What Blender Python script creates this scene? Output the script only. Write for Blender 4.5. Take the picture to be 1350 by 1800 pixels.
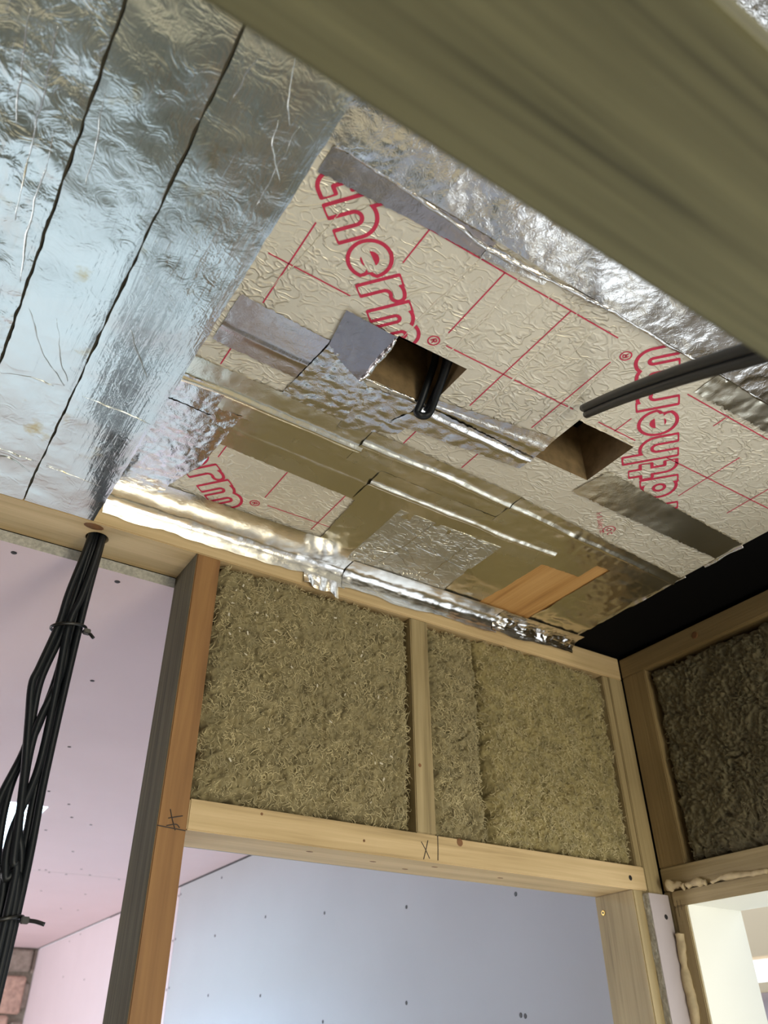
import bpy, bmesh, math, random
import numpy as np
from mathutils import Matrix, Vector
random.seed(7); rng = np.random.default_rng(11)
for o in list(bpy.data.objects): bpy.data.objects.remove(o)
SC = bpy.context.scene; COL = SC.collection

# ---------------------------------------------------------------- camera
# world: X along the stud wall, Y towards it, Z up; origin at the lens (1.8 m above the floor)
cd = bpy.data.cameras.new('camera'); cam = bpy.data.objects.new('camera', cd); COL.objects.link(cam)
cam.matrix_world = Matrix(((0.83817, -0.307644, -0.450362, 0), (-0.545333, -0.486532, -0.682568, 0), (-0.009128, 0.817705, -0.575565, 0), (0, 0, 0, 1)))
cd.sensor_fit = 'VERTICAL'; cd.sensor_height = 24; cd.lens = 1388.5 / 1800 * 24; cd.clip_start = 0.01
cd.dof.use_dof = True; cd.dof.focus_distance = 1.08; cd.dof.aperture_fstop = 4.6
SC.camera = cam
# ---------------------------------------------------------------- world, lights, exposure
W = bpy.data.worlds.new('overcast_sky'); SC.world = W; W.use_nodes = True
W.node_tree.nodes['Background'].inputs[0].default_value = (0.86, 0.93, 1.0, 1)
W.node_tree.nodes['Background'].inputs[1].default_value = 2.0
SC.view_settings.view_transform = 'Standard'; SC.view_settings.look = 'None'
SC.view_settings.gamma = 1; SC.view_settings.use_curve_mapping = False
SC.view_settings.exposure = 0.0
def area(name, loc, target, sx, sy, power, col):
    l = bpy.data.lights.new(name, 'AREA'); l.shape = 'RECTANGLE'; l.size = sx; l.size_y = sy; l.energy = power; l.color = col
    o = bpy.data.objects.new(name, l); COL.objects.link(o); o.location = loc
    o.rotation_euler = (Vector(target) - Vector(loc)).to_track_quat('-Z', 'Y').to_euler(); return o
area('patio_door_daylight', (-2.95, 4.45, -0.75), (1.2, 4.3, -0.5), 2.0, 2.4, 84, (1.0, 0.94, 0.94)).data.spread = math.radians(120)
area('skylight_daylight', (0.0875, 2.92, 1.02), (0.0875, 2.92, -1.8), 0.75, 0.84, 135, (0.40, 0.69, 1.0)).data.spread = math.radians(150)
area('unseen_hall_fill', (0.92, -2.05, -0.75), (0.50, 0.7, -0.6), 0.7, 1.6, 46, (1.0, 0.91, 0.68))  # added warm light behind the camera; its source is unseen

# ---------------------------------------------------------------- material helpers
def mat(name):
    m = bpy.data.materials.new(name); m.use_nodes = True
    nt = m.node_tree; b = nt.nodes['Principled BSDF']; return m, nt, b
def node(nt, typ, props=None, **ins):
    n = nt.nodes.new(typ)
    for k, v in (props or {}).items(): setattr(n, k, v)
    for k, v in ins.items():
        key = int(k[1:]) if k[0] == 'i' and k[1:].isdigit() else k.replace('_', ' ')
        if hasattr(v, 'node'): nt.links.new(v, n.inputs[key])
        else: n.inputs[key].default_value = v
    return n
def coords(nt, scale=(1, 1, 1), rot=(0, 0, 0), vary=True):
    tc = node(nt, 'ShaderNodeTexCoord'); oi = node(nt, 'ShaderNodeObjectInfo')
    mu = node(nt, 'ShaderNodeMath', {'operation': 'MULTIPLY'}, i0=oi.outputs['Random'], i1=7.0 if vary else 0.0)
    ad = node(nt, 'ShaderNodeVectorMath', {'operation': 'ADD'}, i0=tc.outputs['Object'], i1=mu.outputs[0])
    mp = node(nt, 'ShaderNodeMapping'); nt.links.new(ad.outputs[0], mp.inputs[0])
    mp.inputs['Scale'].default_value = scale; mp.inputs['Rotation'].default_value = rot
    return mp.outputs[0]
def noise(nt, vec, scale, detail=3, rough=0.55, dist=0.0, typ='FBM'):
    n = node(nt, 'ShaderNodeTexNoise', {'noise_type': typ}, Vector=vec, Scale=scale, Detail=detail, Roughness=rough, Distortion=dist); return n.outputs[0]
def ramp(nt, fac, stops):
    r = node(nt, 'ShaderNodeValToRGB', Fac=fac); e = r.color_ramp.elements
    while len(e) < len(stops): e.new(0.5)
    for i, (p, c) in enumerate(stops): e[i].position = p; e[i].color = (*c, 1) if len(c) == 3 else c
    return r.outputs[0]
def math_(nt, op, a, b=0.0, c=0.0):
    return node(nt, 'ShaderNodeMath', {'operation': op}, i0=a, i1=b, i2=c).outputs[0]
def bump(nt, b, h, strength, dist, prev=None):
    n = node(nt, 'ShaderNodeBump', Height=h, Strength=strength, Distance=dist)
    if prev: nt.links.new(prev, n.inputs['Normal'])
    nt.links.new(n.outputs[0], b.inputs['Normal']); return n.outputs[0]
def plain(name, col, rough=0.6, metal=0.0, nscale=0, namt=0.12, bstr=0.0, bdist=0.001):
    m, nt, b = mat(name); b.inputs['Roughness'].default_value = rough; b.inputs['Metallic'].default_value = metal
    if nscale:
        n = noise(nt, coords(nt), nscale, 4)
        nt.links.new(ramp(nt, n, [(0.3, [c * (1 - namt) for c in col]), (0.7, [min(1, c * (1 + namt)) for c in col])]), b.inputs['Base Color'])
        if bstr: bump(nt, b, n, bstr, bdist)
    else: b.inputs['Base Color'].default_value = (*col, 1)
    return m
def wood(name, axis, pale, mid, dark, grain=1.0, rough=0.6):
    m, nt, b = mat(name)
    s = [42 * grain] * 3; s[axis] = 1.6
    v = coords(nt, tuple(s)); n1 = noise(nt, v, 1.0, 3, 0.6, 0.6)
    s2 = [260] * 3; s2[axis] = 8; n2 = noise(nt, coords(nt, tuple(s2)), 1.0, 2, 0.5)
    n3 = noise(nt, coords(nt), 6.0, 2)
    f = math_(nt, 'MULTIPLY_ADD', n2, 0.25, math_(nt, 'MULTIPLY_ADD', n3, 0.3, math_(nt, 'MULTIPLY', n1, 0.75)))
    nt.links.new(ramp(nt, f, [(0.42, dark), (0.56, mid), (0.78, pale)]), b.inputs['Base Color'])
    b.inputs['Roughness'].default_value = rough
    bump(nt, b, math_(nt, 'ADD', n1, n2), 0.35, 0.0012); return m
def foil(name, col, rough, s_wr=30, h_wr=0.0015, s_cr=120, h_cr=0.0005, streak=None, stain=None, ridged=True):
    m, nt, b = mat(name); b.inputs['Metallic'].default_value = 1.0
    v = coords(nt)
    big = noise(nt, v, s_wr, 2, 0.5, 0.4)
    h = math_(nt, 'MULTIPLY', big, h_wr)
    fine = noise(nt, v, s_cr, 3, 0.6, 1.2)
    if ridged: fine = math_(nt, 'ABSOLUTE', math_(nt, 'SUBTRACT', fine, 0.5))
    h = math_(nt, 'MULTIPLY_ADD', fine, h_cr, h)
    if streak is not None:
        s = [150] * 3; s[streak] = 9
        st = noise(nt, coords(nt, tuple(s)), 1.0, 3, 0.6, 0.4); h = math_(nt, 'MULTIPLY_ADD', st, h_cr * 0.6, h)
    bump(nt, b, h, 1.0, 1.0)
    rn = noise(nt, v, 9, 3)
    rr = node(nt, 'ShaderNodeMapRange', i0=rn, i1=0.3, i2=0.7, i3=rough * 0.75, i4=rough * 1.25)
    nt.links.new(rr.outputs[0], b.inputs['Roughness'])
    if stain:
        sn = noise(nt, v, 14, 5, 0.65)
        nt.links.new(ramp(nt, sn, [(0.62, col), (0.72, stain)]), b.inputs['Base Color'])
    else: b.inputs['Base Color'].default_value = (*col, 1)
    return m
def foam_board_face(name, col, rough=0.42, metal=0.55):
    m, nt, b = mat(name); b.inputs['Metallic'].default_value = metal; b.inputs['Roughness'].default_value = rough
    v = coords(nt, vary=False)
    a = noise(nt, coords(nt, (0.8, 1.15, 1), vary=False), 60, 1, 0.4, 1.1); worm = math_(nt, 'ABSOLUTE', math_(nt, 'SUBTRACT', a, 0.5))
    worm = math_(nt, 'SUBTRACT', 0.09, math_(nt, 'MINIMUM', worm, 0.09))
    mask = node(nt, 'ShaderNodeMapRange', i0=noise(nt, v, 9, 2), i1=0.38, i2=0.6, i3=0.25, i4=1.0).outputs[0]
    h = math_(nt, 'MULTIPLY', worm, math_(nt, 'MULTIPLY', mask, 0.014))
    h = math_(nt, 'MULTIPLY_ADD', noise(nt, v, 320, 2), 0.0002, h)
    bump(nt, b, h, 1.0, 1.0)
    nt.links.new(ramp(nt, noise(nt, v, 8, 4), [(0.35, [c * 0.93 for c in col]), (0.7, col)]), b.inputs['Base Color'])
    return m

PINE, PINE_M, PINE_D = (0.62, 0.46, 0.25), (0.50, 0.36, 0.18), (0.34, 0.24, 0.11)
M = {}
for ax, k in enumerate('XYZ'):
    M['brown' + k] = wood('brown_pine_' + k.lower(), ax, (0.27, 0.19, 0.082), (0.19, 0.13, 0.053), (0.105, 0.07, 0.027))  # brown hue, taken darker to hold the right-hand wall's shade
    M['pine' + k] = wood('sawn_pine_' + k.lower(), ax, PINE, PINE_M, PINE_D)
    M['green' + k] = wood('treated_pine_' + k.lower(), ax, (0.40, 0.31, 0.16), (0.29, 0.22, 0.105), (0.17, 0.125, 0.055))
M['orange'] = wood('orange_pine', 2, (0.29, 0.145, 0.045), (0.205, 0.095, 0.027), (0.12, 0.052, 0.014), 0.8)
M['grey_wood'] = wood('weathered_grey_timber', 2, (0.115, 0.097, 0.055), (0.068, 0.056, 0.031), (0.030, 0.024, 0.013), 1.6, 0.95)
M['joist'] = wood('orange_joist', 1, (0.66, 0.38, 0.14), (0.55, 0.29, 0.09), (0.38, 0.18, 0.05))
M['beam'] = wood('dark_treated_beam', 0, (0.175, 0.168, 0.088), (0.118, 0.113, 0.058), (0.034, 0.033, 0.0165), 2.0)
M['foil_smooth'] = foil('smooth_foil', (0.77, 0.78, 0.74), 0.18, 11, 0.0012, 42, 0.0006, streak=1, stain=(0.62, 0.50, 0.30))
M['foil_wrinkled'] = foil('wrinkled_foil', (0.77, 0.78, 0.74), 0.17, 22, 0.0032, 46, 0.0012, streak=1, stain=(0.62, 0.50, 0.30))
M['foil_tape'] = foil('foil_tape', (0.80, 0.78, 0.74), 0.15, 26, 0.0016, 110, 0.0005)
M['foil_mauve_reflect'] = foil('mauve_reflection_tape', (0.62, 0.55, 0.52), 0.20, 16, 0.0012, 90, 0.0003)  # mauve of the mirrored next room mixed into the tape colour
M['foil_dark_reflect'] = foil('dark_reflection_tape', (0.40, 0.365, 0.37), 0.24, 16, 0.0012, 90, 0.0003)  # the flap's dark purple reflection painted into its base colour
M['foil_tape_soft'] = foil('dull_foil_tape', (0.88, 0.84, 0.70), 0.24, 20, 0.0010, 90, 0.0003)
M['foil_crinkle'] = foil('crinkled_foil', (0.82, 0.80, 0.77), 0.17, 24, 0.0035, 110, 0.0006)
M['board_face'] = foam_board_face('cream_foil_facing', (0.88, 0.82, 0.68), 0.42, 0.38)
M['board_pale'] = foam_board_face('pale_foil_facing', (0.72, 0.70, 0.62), 0.33, 0.8)
M['foam_core'] = plain('brown_foam_core', (0.23, 0.155, 0.072), 0.9, 0, 60, 0.25, 0.4, 0.002)
M['ink'] = plain('red_print', (0.60, 0.030, 0.085), 0.5, 0, 90, 0.12)
M['ink_pale'] = plain('faded_red_print', (0.66, 0.22, 0.24), 0.5)
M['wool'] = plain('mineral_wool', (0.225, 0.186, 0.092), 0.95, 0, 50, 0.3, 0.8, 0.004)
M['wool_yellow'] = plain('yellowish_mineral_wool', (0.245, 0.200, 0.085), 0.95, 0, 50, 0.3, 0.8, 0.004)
M['wool_shaded'] = plain('shaded_mineral_wool', (0.135, 0.115, 0.062), 0.95, 0, 50, 0.3, 0.8, 0.004)  # same wool darkened: shade of the right-hand wall put into the colour
M['fibre_shaded'] = plain('shaded_wool_fibre', (0.21, 0.18, 0.10), 0.85, 0, 30, 0.35)  # fibres darkened to match, carrying that wall's shade
M['fibre'] = plain('wool_fibre', (0.40, 0.335, 0.18), 0.85, 0, 30, 0.35)
M['cable'] = plain('black_cable_sheath', (0.007, 0.009, 0.011), 0.42)
M['tie'] = plain('black_nylon', (0.006, 0.006, 0.006), 0.35)
M['pink'] = plain('pink_plasterboard', (0.70, 0.56, 0.585), 0.8, 0, 3, 0.03)
M['lilac'] = plain('bounce_tinted_plasterboard', (0.55, 0.475, 0.51), 0.8, 0, 3, 0.03)
M['grey_board'] = plain('grey_plasterboard', (0.365, 0.375, 0.40), 0.8, 0, 3, 0.03)
M['gypsum'] = plain('rough_gypsum_edge', (0.46, 0.45, 0.40), 0.95, 0, 220, 0.25, 0.8, 0.002)
M['screw'] = plain('black_screw', (0.012, 0.011, 0.012), 0.5)
M['strip_board'] = plain('greyish_pink_plasterboard', (0.40, 0.345, 0.34), 0.85, 0, 8, 0.06)  # greyer, darker pink than the ceiling sheets
M['brass'] = plain('brass_screw', (0.60, 0.42, 0.14), 0.35, 1.0)
M['membrane'] = plain('black_membrane', (0.002, 0.002, 0.0025), 0.9)
M['cable'].node_tree.nodes['Principled BSDF'].inputs['Specular IOR Level'].default_value = 0.3
M['membrane'].node_tree.nodes['Principled BSDF'].inputs['Specular IOR Level'].default_value = 0.1
M['block'] = plain('grey_block', (0.30, 0.255, 0.22), 0.95, 0, 40, 0.25, 0.6, 0.004)
M['brick'] = plain('pale_red_brick', (0.50, 0.34, 0.28), 0.95, 0, 35, 0.25, 0.6, 0.004)
M['mortar'] = plain('mortar', (0.26, 0.23, 0.19), 0.95, 0, 60, 0.2, 0.6, 0.003)
M['foam'] = plain('expanding_foam', (0.50, 0.40, 0.24), 0.7, 0, 60, 0.15, 0.4, 0.003)
M['white'] = plain('white_plaster', (0.80, 0.78, 0.68), 0.8)
M['cream'] = plain('cream_render', (0.80, 0.66, 0.46), 0.8)
M['concrete'] = plain('concrete_floor', (0.42, 0.375, 0.32), 0.9, 0, 5, 0.15)
M['dark_sheet'] = plain('added_dark_sheet', (0.070, 0.054, 0.027), 0.9, 0, 30, 0.2)  # for an unseen sheet added to darken what the foil mirrors
M['bounce_sheet'] = plain('pale_bounce_sheet', (0.62, 0.46, 0.26), 0.8, 0, 12, 0.1)  # for an unseen sheet added to bounce warm light upward
M['seam'] = plain('dark_olive_foam_seam', (0.060, 0.052, 0.030), 0.9)
M['pencil'] = plain('pencil_line', (0.035, 0.025, 0.02), 0.7)
M['knot'] = plain('brown_knot', (0.19, 0.085, 0.03), 0.6, 0, 60, 0.3)
M['flake'] = plain('pale_wool_flake', (0.55, 0.50, 0.38), 0.8)

# ---------------------------------------------------------------- object helpers
def mesh_obj(name, verts, faces, material, parent=None, smooth=False, mats=None, fmat=None):
    v = np.asarray(verts, float); c = (v.min(0) + v.max(0)) / 2
    me = bpy.data.meshes.new(name); me.from_pydata((v - c).tolist(), [], [tuple(int(i) for i in f) for f in faces])
    for mm in ([material] if mats is None else mats): me.materials.append(M[mm] if isinstance(mm, str) else mm)
    if fmat is not None: me.polygons.foreach_set('material_index', fmat)
    if smooth: me.polygons.foreach_set('use_smooth', [True] * len(me.polygons))
    me.update(); o = bpy.data.objects.new(name, me); COL.objects.link(o)
    if parent is not None:
        o.parent = parent; o.location = Vector(c) - base_loc(parent)
    else: o.location = c
    return o
def base_loc(p):
    l = Vector((0, 0, 0))
    while p is not None: l += Vector(p.location); p = p.parent
    return l
def tag(o, label, cat, group=None, kind=None):
    o['label'] = label; o['category'] = cat
    if group: o['group'] = group
    if kind: o['kind'] = kind
    return o
def struct(o, label=None):
    o['kind'] = 'structure'
    if label: o['label'] = label
    return o
def empty(name, loc):
    o = bpy.data.objects.new(name, None); COL.objects.link(o); o.location = loc; o.empty_display_size = 0.02; return o
def boxdata(x0, x1, y0, y1, z0, z1, bev=0.0015):
    bm = bmesh.new(); bmesh.ops.create_cube(bm, size=1)
    for v in bm.verts: v.co = ((x0 + x1) / 2 + v.co.x * (x1 - x0), (y0 + y1) / 2 + v.co.y * (y1 - y0), (z0 + z1) / 2 + v.co.z * (z1 - z0))
    if bev: bmesh.ops.bevel(bm, geom=bm.edges[:], offset=bev, segments=2, affect='EDGES')
    bm.verts.index_update(); v = [tuple(q.co) for q in bm.verts]; f = [[q.index for q in p.verts] for p in bm.faces]; bm.free(); return v, f
def box(name, x0, x1, y0, y1, z0, z1, m, parent=None, bev=0.0015):
    v, f = boxdata(x0, x1, y0, y1, z0, z1, bev); return mesh_obj(name, v, f, m, parent)
def catmull(pts, n=10):
    P = np.array(pts, float); P = np.vstack([2 * P[0] - P[1], P, 2 * P[-1] - P[-2]]); out = []
    for i in range(1, len(P) - 2):
        for t in np.linspace(0, 1, n, endpoint=False):
            a, b, c, d = P[i - 1:i + 3]
            out.append(0.5 * (2 * b + (c - a) * t + (2 * a - 5 * b + 4 * c - d) * t * t + (3 * b - a - 3 * c + d) * t ** 3))
    out.append(P[-2]); return np.array(out)
def tubedata(path, r, k=10, cap=True, squash=None):
    P = np.array(path, float); T = np.gradient(P, axis=0); T /= np.linalg.norm(T, axis=1)[:, None] + 1e-12
    up = np.array([0, 0, 1.0]) if abs(T[0, 2]) < 0.9 else np.array([0, 1.0, 0]); V = []; F = []
    N = up - T[0] * up.dot(T[0]); N /= np.linalg.norm(N); R_ = np.broadcast_to(np.asarray(r, float), (len(P),))
    for i in range(len(P)):
        N = N - T[i] * N.dot(T[i]); N /= np.linalg.norm(N) + 1e-12; B = np.cross(T[i], N)
        for j in range(k):
            a = 2 * math.pi * j / k; off = (N * math.cos(a) + B * math.sin(a)) * R_[i]
            if squash is not None: off = off * squash
            V.append(P[i] + off)
    for i in range(len(P) - 1):
        for j in range(k): F.append((i * k + j, i * k + (j + 1) % k, (i + 1) * k + (j + 1) % k, (i + 1) * k + j))
    if cap: F.append(tuple(range(k - 1, -1, -1))); F.append(tuple((len(P) - 1) * k + j for j in range(k)))
    return V, F
def tube(name, path, r, m, parent=None, k=10, squash=None):
    V, F = tubedata(path, r, k, True, squash); return mesh_obj(name, V, F, m, parent, True)
def join(parts):
    V, F = [], []
    for v, f in parts:
        b = len(V); V += [tuple(q) for q in v]; F += [tuple(i + b for i in q) for q in f]
    return V, F
# value noise, vectorised
_tab = rng.random((64, 64, 64))
def vnoise(p):
    p = np.asarray(p, float); i = np.floor(p).astype(int); f = p - i; f = f * f * (3 - 2 * f); o = 0
    for dx in (0, 1):
        for dy in (0, 1):
            for dz in (0, 1):
                w = (f[:, 0] if dx else 1 - f[:, 0]) * (f[:, 1] if dy else 1 - f[:, 1]) * (f[:, 2] if dz else 1 - f[:, 2])
                o = o + w * _tab[(i[:, 0] + dx) % 64, (i[:, 1] + dy) % 64, (i[:, 2] + dz) % 64]
    return o * 2 - 1
def fbm(p, s, oct=3):
    p = np.asarray(p, float) * s; o = 0; a = 1
    for k in range(oct): o = o + a * vnoise(p + 13.7 * k); p = p * 2.03; a *= 0.5
    return o
def griddata(nu, nv, fn):
    u, v = np.meshgrid(np.linspace(0, 1, nu), np.linspace(0, 1, nv), indexing='ij'); V = fn(u.ravel(), v.ravel())
    I = np.arange(nu * nv).reshape(nu, nv)
    F = np.stack([I[:-1, :-1], I[1:, :-1], I[1:, 1:], I[:-1, 1:]], -1).reshape(-1, 4); return V, F

# ================================================================ SETTING
FL = -1.8
box_f = box('floor', -3.1, 1.3, -2.3, 5.9, FL - 0.1, FL, 'concrete', None, 0); struct(box_f)
tag(box('added_floor_sheet', -1.2, 1.2, 1.36, 2.15, FL, FL + 0.018, 'dark_sheet'), 'added unseen dark sheet on the floor, darkening the foil reflections', 'sheet')
tag(box('added_floor_sheet', -1.2, 1.15, -1.2, 1.355, FL, FL + 0.018, 'bounce_sheet'), 'added unseen pale sheet on the floor, bouncing warm light up', 'sheet')
# next room: pink ceiling of two sheets around the roof-light hole
ceil = empty('ceiling', (-0.9, 3.4, 0.6225)); struct(ceil)
def sheet_with_hole(name, xs, ys, hole, z0, z1, m, edge, parent):
    V, F, FM = [], [], []; idx = {}
    def vid(x, y, z):
        k = (round(x, 5), round(y, 5), round(z, 5))
        if k not in idx: idx[k] = len(V); V.append((x, y, z))
        return idx[k]
    solid = lambda i, j: 0 <= i < len(xs) - 1 and 0 <= j < len(ys) - 1 and not any(h[0] - 1e-6 <= xs[i] and xs[i + 1] <= h[1] + 1e-6 and h[2] - 1e-6 <= ys[j] and ys[j + 1] <= h[3] + 1e-6 for h in hole)
    for i in range(len(xs) - 1):
        for j in range(len(ys) - 1):
            if not solid(i, j): continue
            x0, x1, y0, y1 = xs[i], xs[i + 1], ys[j], ys[j + 1]
            F.append([vid(x0, y0, z0), vid(x0, y1, z0), vid(x1, y1, z0), vid(x1, y0, z0)]); FM.append(0)
            F.append([vid(x0, y0, z1), vid(x1, y0, z1), vid(x1, y1, z1), vid(x0, y1, z1)]); FM.append(0)
            for di, dj, a, b in ((-1, 0, (x0, y0), (x0, y1)), (1, 0, (x1, y1), (x1, y0)), (0, -1, (x1, y0), (x0, y0)), (0, 1, (x0, y1), (x1, y1))):
                if not solid(i + di, j + dj):
                    F.append([vid(*a, z0), vid(*a, z1), vid(*b, z1), vid(*b, z0)]); FM.append(1)
    return mesh_obj(name, V, F, None, parent, False, [m, edge], FM)
SK = (-0.30, 0.475, 2.49, 3.35)
s1 = sheet_with_hole('plasterboard_sheet', [-3.05, SK[0], SK[1], 1.2375], [1.0902, SK[2], SK[3], 3.41], [SK], 0.6225, 0.6397, 'pink', 'gypsum', ceil)
s2 = sheet_with_hole('plasterboard_sheet', [-3.05, 1.2375], [3.4125, 5.8], [], 0.6225, 0.6397, 'pink', 'gypsum', ceil)
# screws: flat dimples of dark heads
def disc(c, n, r, k=10, h=0.0008):
    n = Vector(n); q = n.to_track_quat('Z', 'Y'); V = []
    for z, rr in ((0, r), (h, r * 0.8)):
        for j in range(k): V.append(tuple(Vector(c) + q @ Vector((rr * math.cos(6.2832 * j / k), rr * math.sin(6.2832 * j / k), z))))
    F = [[j, (j + 1) % k, k + (j + 1) % k, k + j] for j in range(k)] + [list(range(k, 2 * k)), list(range(k - 1, -1, -1))]; return V, F
def repeat_parts(name, locs, data, m, parent):
    first = None
    for l in locs:
        if first is None:
            V, F = data; c = Vector(l); first = mesh_obj(name, [tuple(Vector(v) + c) for v in V], F, m, parent); f0 = Vector(first.location); l0 = Vector(l)
        else:
            o = first.copy(); COL.objects.link(o); o.parent = parent; o.location = f0 + Vector(l) - l0
cs = [(.085,1.115),(.239,1.118),(.318,1.521),(.385,1.934),(.436,2.327),(.517,2.43),(.563,2.57),(.637,2.628),(.536,2.766),(.69,3.024),(.798,3.304),(.667,3.395),(.688,3.385),(.775,3.43),(.856,3.395),(.98,3.427),(.777,3.828),(.958,3.816),(.965,4.236),(1.046,4.246),(.62,3.43),(.71,3.425)]
repeat_parts('screw', [(x, y, 0.6224) for x, y in cs], disc((0, 0, 0), (0, 0, -1), 0.0046), 'screw', ceil)
# roof light shaft
sl = empty('window_2', (0.08, 2.95, 0.66)); struct(sl, 'bright roof light opening in the pink ceiling')
for nm, a in (('reveal_side', (SK[0] - .02, SK[0], SK[2], SK[3])), ('reveal_side', (SK[1], SK[1] + .02, SK[2], SK[3])), ('reveal_side', (SK[0] - .02, SK[1] + .02, SK[2] - .02, SK[2])), ('reveal_side', (SK[0] - .02, SK[1] + .02, SK[3], SK[3] + .02))):
    box(nm, a[0], a[1], a[2], a[3], 0.64, 1.0, 'white', sl, 0)
# next room: wall in line with the small room's right wall
wr = empty('wall_right', (1.2375, 3.4, FL)); struct(wr)
box('plasterboard_sheet', 1.2375, 1.25, 1.1, 3.4245, FL, 0.618, 'grey_board', wr, 0.001)
box('plasterboard_sheet', 1.2375, 1.25, 3.4265, 5.8, FL, 0.618, 'lilac', wr, 0.001)  # lilac tint puts the far end's pink bounce light into the colour
ws = [(3.0,.585),(2.601,.405),(2.21,.367),(1.794,.328),(3.009,.394),(3.437,.585),(3.411,.587),(3.437,.422),(3.411,.425),(3.437,.254),(3.411,.259),(3.016,.211),(2.599,.186),(2.201,.103),(1.803,.125),(1.385,.299),(1.135,.183),(1.404,.083),(1.391,.081),(4.871,.6),(5.074,.587),(5.061,.417),(4.634,.374),(4.2,.59)]
repeat_parts('screw', [(1.2374, y, z) for y, z in ws], disc((0, 0, 0), (-1, 0, 0), 0.0048), 'screw', wr)
struct(box('shadow_joint', 1.2345, 1.2375, 1.1, 5.8, 0.6185, 0.6225, 'screw', None, 0), 'dark shadow joint between pink ceiling and plasterboard wall')
# far wall: blocks and bricks
wb = empty('wall_back', (-0.9, 5.8, FL)); struct(wb)
box('mortar_bed', -3.1, 1.25, 5.812, 5.95, FL, 0.66, 'mortar', wb, 0)
def brickmesh(w, h, seed, bev=0.008):
    v, f = boxdata(-w / 2, w / 2, -.02, .03, -h / 2, h / 2, bev); v = np.array(v); v[:, 1] += 0.003 * fbm(v + seed, 30, 2); v[:, [0, 2]] += 0.004 * np.stack([fbm(v + seed, 25, 2), fbm(v + seed + 5, 25, 2)], 1); return v.tolist(), f
rows = [(0.555, 0.118, 'block', 0.44, 1.0), (0.375, 0.19, 'brick', 0.125, 1.075), (0.18, 0.175, 'brick', 0.125, 1.02), (-0.02, 0.19, 'brick', 0.2, 1.05)] + [(-0.22 - .2 * k, 0.188, 'brick', 0.2, 1.05 - .06 * (k % 2)) for k in range(8)]
for zc, h, mk, w, xr in rows:
    bd = brickmesh(w, h, zc * 9); x = xr + 0.065 if mk == 'brick' else 0.99; locs = []
    while x > (0.3 if mk == 'brick' else -1.2): locs.append((x, 5.8, zc)); x -= w + 0.014
    repeat_parts('brick' if mk == 'brick' else 'block', locs, bd, mk, wb)
for zc in [0.555, 0.375, 0.18, -0.02] + [-0.22 - .2 * k for k in range(7)]: box('block', 1.165 if zc < .5 else 1.218, 1.236, 5.79, 5.83, zc - .07, zc + .06, 'block', wb, 0.006)
# unseen shell that shuts the light in: left wall with a patio-door opening, wall behind, roof over
wl = empty('unseen_wall_left', (-3.05, 2.0, FL)); struct(wl)
for a in ((-2.3, 3.2, FL, .9), (5.7, 5.9, FL, .9), (3.2, 5.7, .35, .9)): box('unseen_shell_panel', -3.15, -3.05, a[0], a[1], a[2], a[3], 'lilac', wl, 0)
wf = empty('unseen_wall_front', (0, -2.2, FL)); struct(wf)
for a in ((-3.1, -0.85, FL, .9), (1.0, 1.4, FL, .9), (-0.85, 1.0, .45, .9), (-0.85, 1.0, FL, -1.65)): box('unseen_shell_panel', a[0], a[1], -2.3, -2.2, a[2], a[3], 'grey_board', wf, 0)
rf = empty('unseen_roof_shell', (-0.9, 1.8, 0.84)); struct(rf, 'unseen dark roof shell above the insulation, shutting the light in')
sheet_with_hole('unseen_shell_sheet', [-3.1, SK[0] - .02, SK[1] + .02, 2.0], [-2.3, SK[2] - .02, SK[3] + .02, 5.95], [(SK[0] - .02, SK[1] + .02, SK[2] - .02, SK[3] + .02)], 0.84, 0.86, 'membrane', 'membrane', rf)

# ================================================================ STUD WALL (front face at Y = 1.0)
def timber(name, x0, x1, y0, y1, z0, z1, m, label, cat='timber', group=None):
    return tag(box(name, x0, x1, y0, y1, z0, z1, m), label, cat, group)
def marks(parent, strokes, plane, w=0.0007, name='pencil_mark'):
    parts = []
    for st in strokes: parts.append(tubedata(catmull([plane(*p) for p in st], 5), w, 5))
    V, F = join(parts); return mesh_obj(name, V, F, 'pencil', parent)
yf = lambda x, z: (x, 0.9998, z)
post = timber('timber_post', 0.3212, 0.359, 1.0002, 1.0895, FL, 0.6398, 'orange', 'tall orange timber post at left end of the wool-filled wall')
# its weathered side
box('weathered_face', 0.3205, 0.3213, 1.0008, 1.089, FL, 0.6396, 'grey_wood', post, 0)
marks(post, [[(.335,.267),(.339,.256),(.345,.243)], [(.334,.256),(.341,.258),(.352,.261)], [(.3215,.246),(.34,.245),(.358,.244)], [(.333,.247),(.345,.25),(.350,.2465)]], yf)
hdr = timber('door_header', 0.3592, 1.196, 1.0, 1.0895, 0.2455, 0.2838, 'pineX', 'pale horizontal timber header over the doorway, below the wool')
marks(hdr, [[(.719,.272),(.726,.262),(.733,.250)], [(.731,.275),(.727,.262),(.722,.248)], [(.7495,.2835),(.749,.265),(.748,.249)]], yf)
for x, z, r in ((.791, .279, .006), (.46, .2775, .002), (.62, .262, .002)):
    v, f = disc((x, 1.0001, z), (0, -1, 0), r, 12); mesh_obj('knot', v, f, 'knot', hdr)
for x, y in ((.66, 1.04), (.76, 1.025), (.55, 1.03), (.9, 1.04), (.73, 1.06)):
    v, f = disc((x, y, .2456), (0, 0, -1), .0028, 8, .0004); v = [(x + (p[0] - x) * 2.2, p[1], p[2]) for p in v]; mesh_obj('knot', v, f, 'knot', hdr)
v, f = disc((1.158, 1.0001, .263), (0, -1, 0), .0045, 10, .0006); mesh_obj('screw_hole', v, f, 'screw', hdr)
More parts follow.
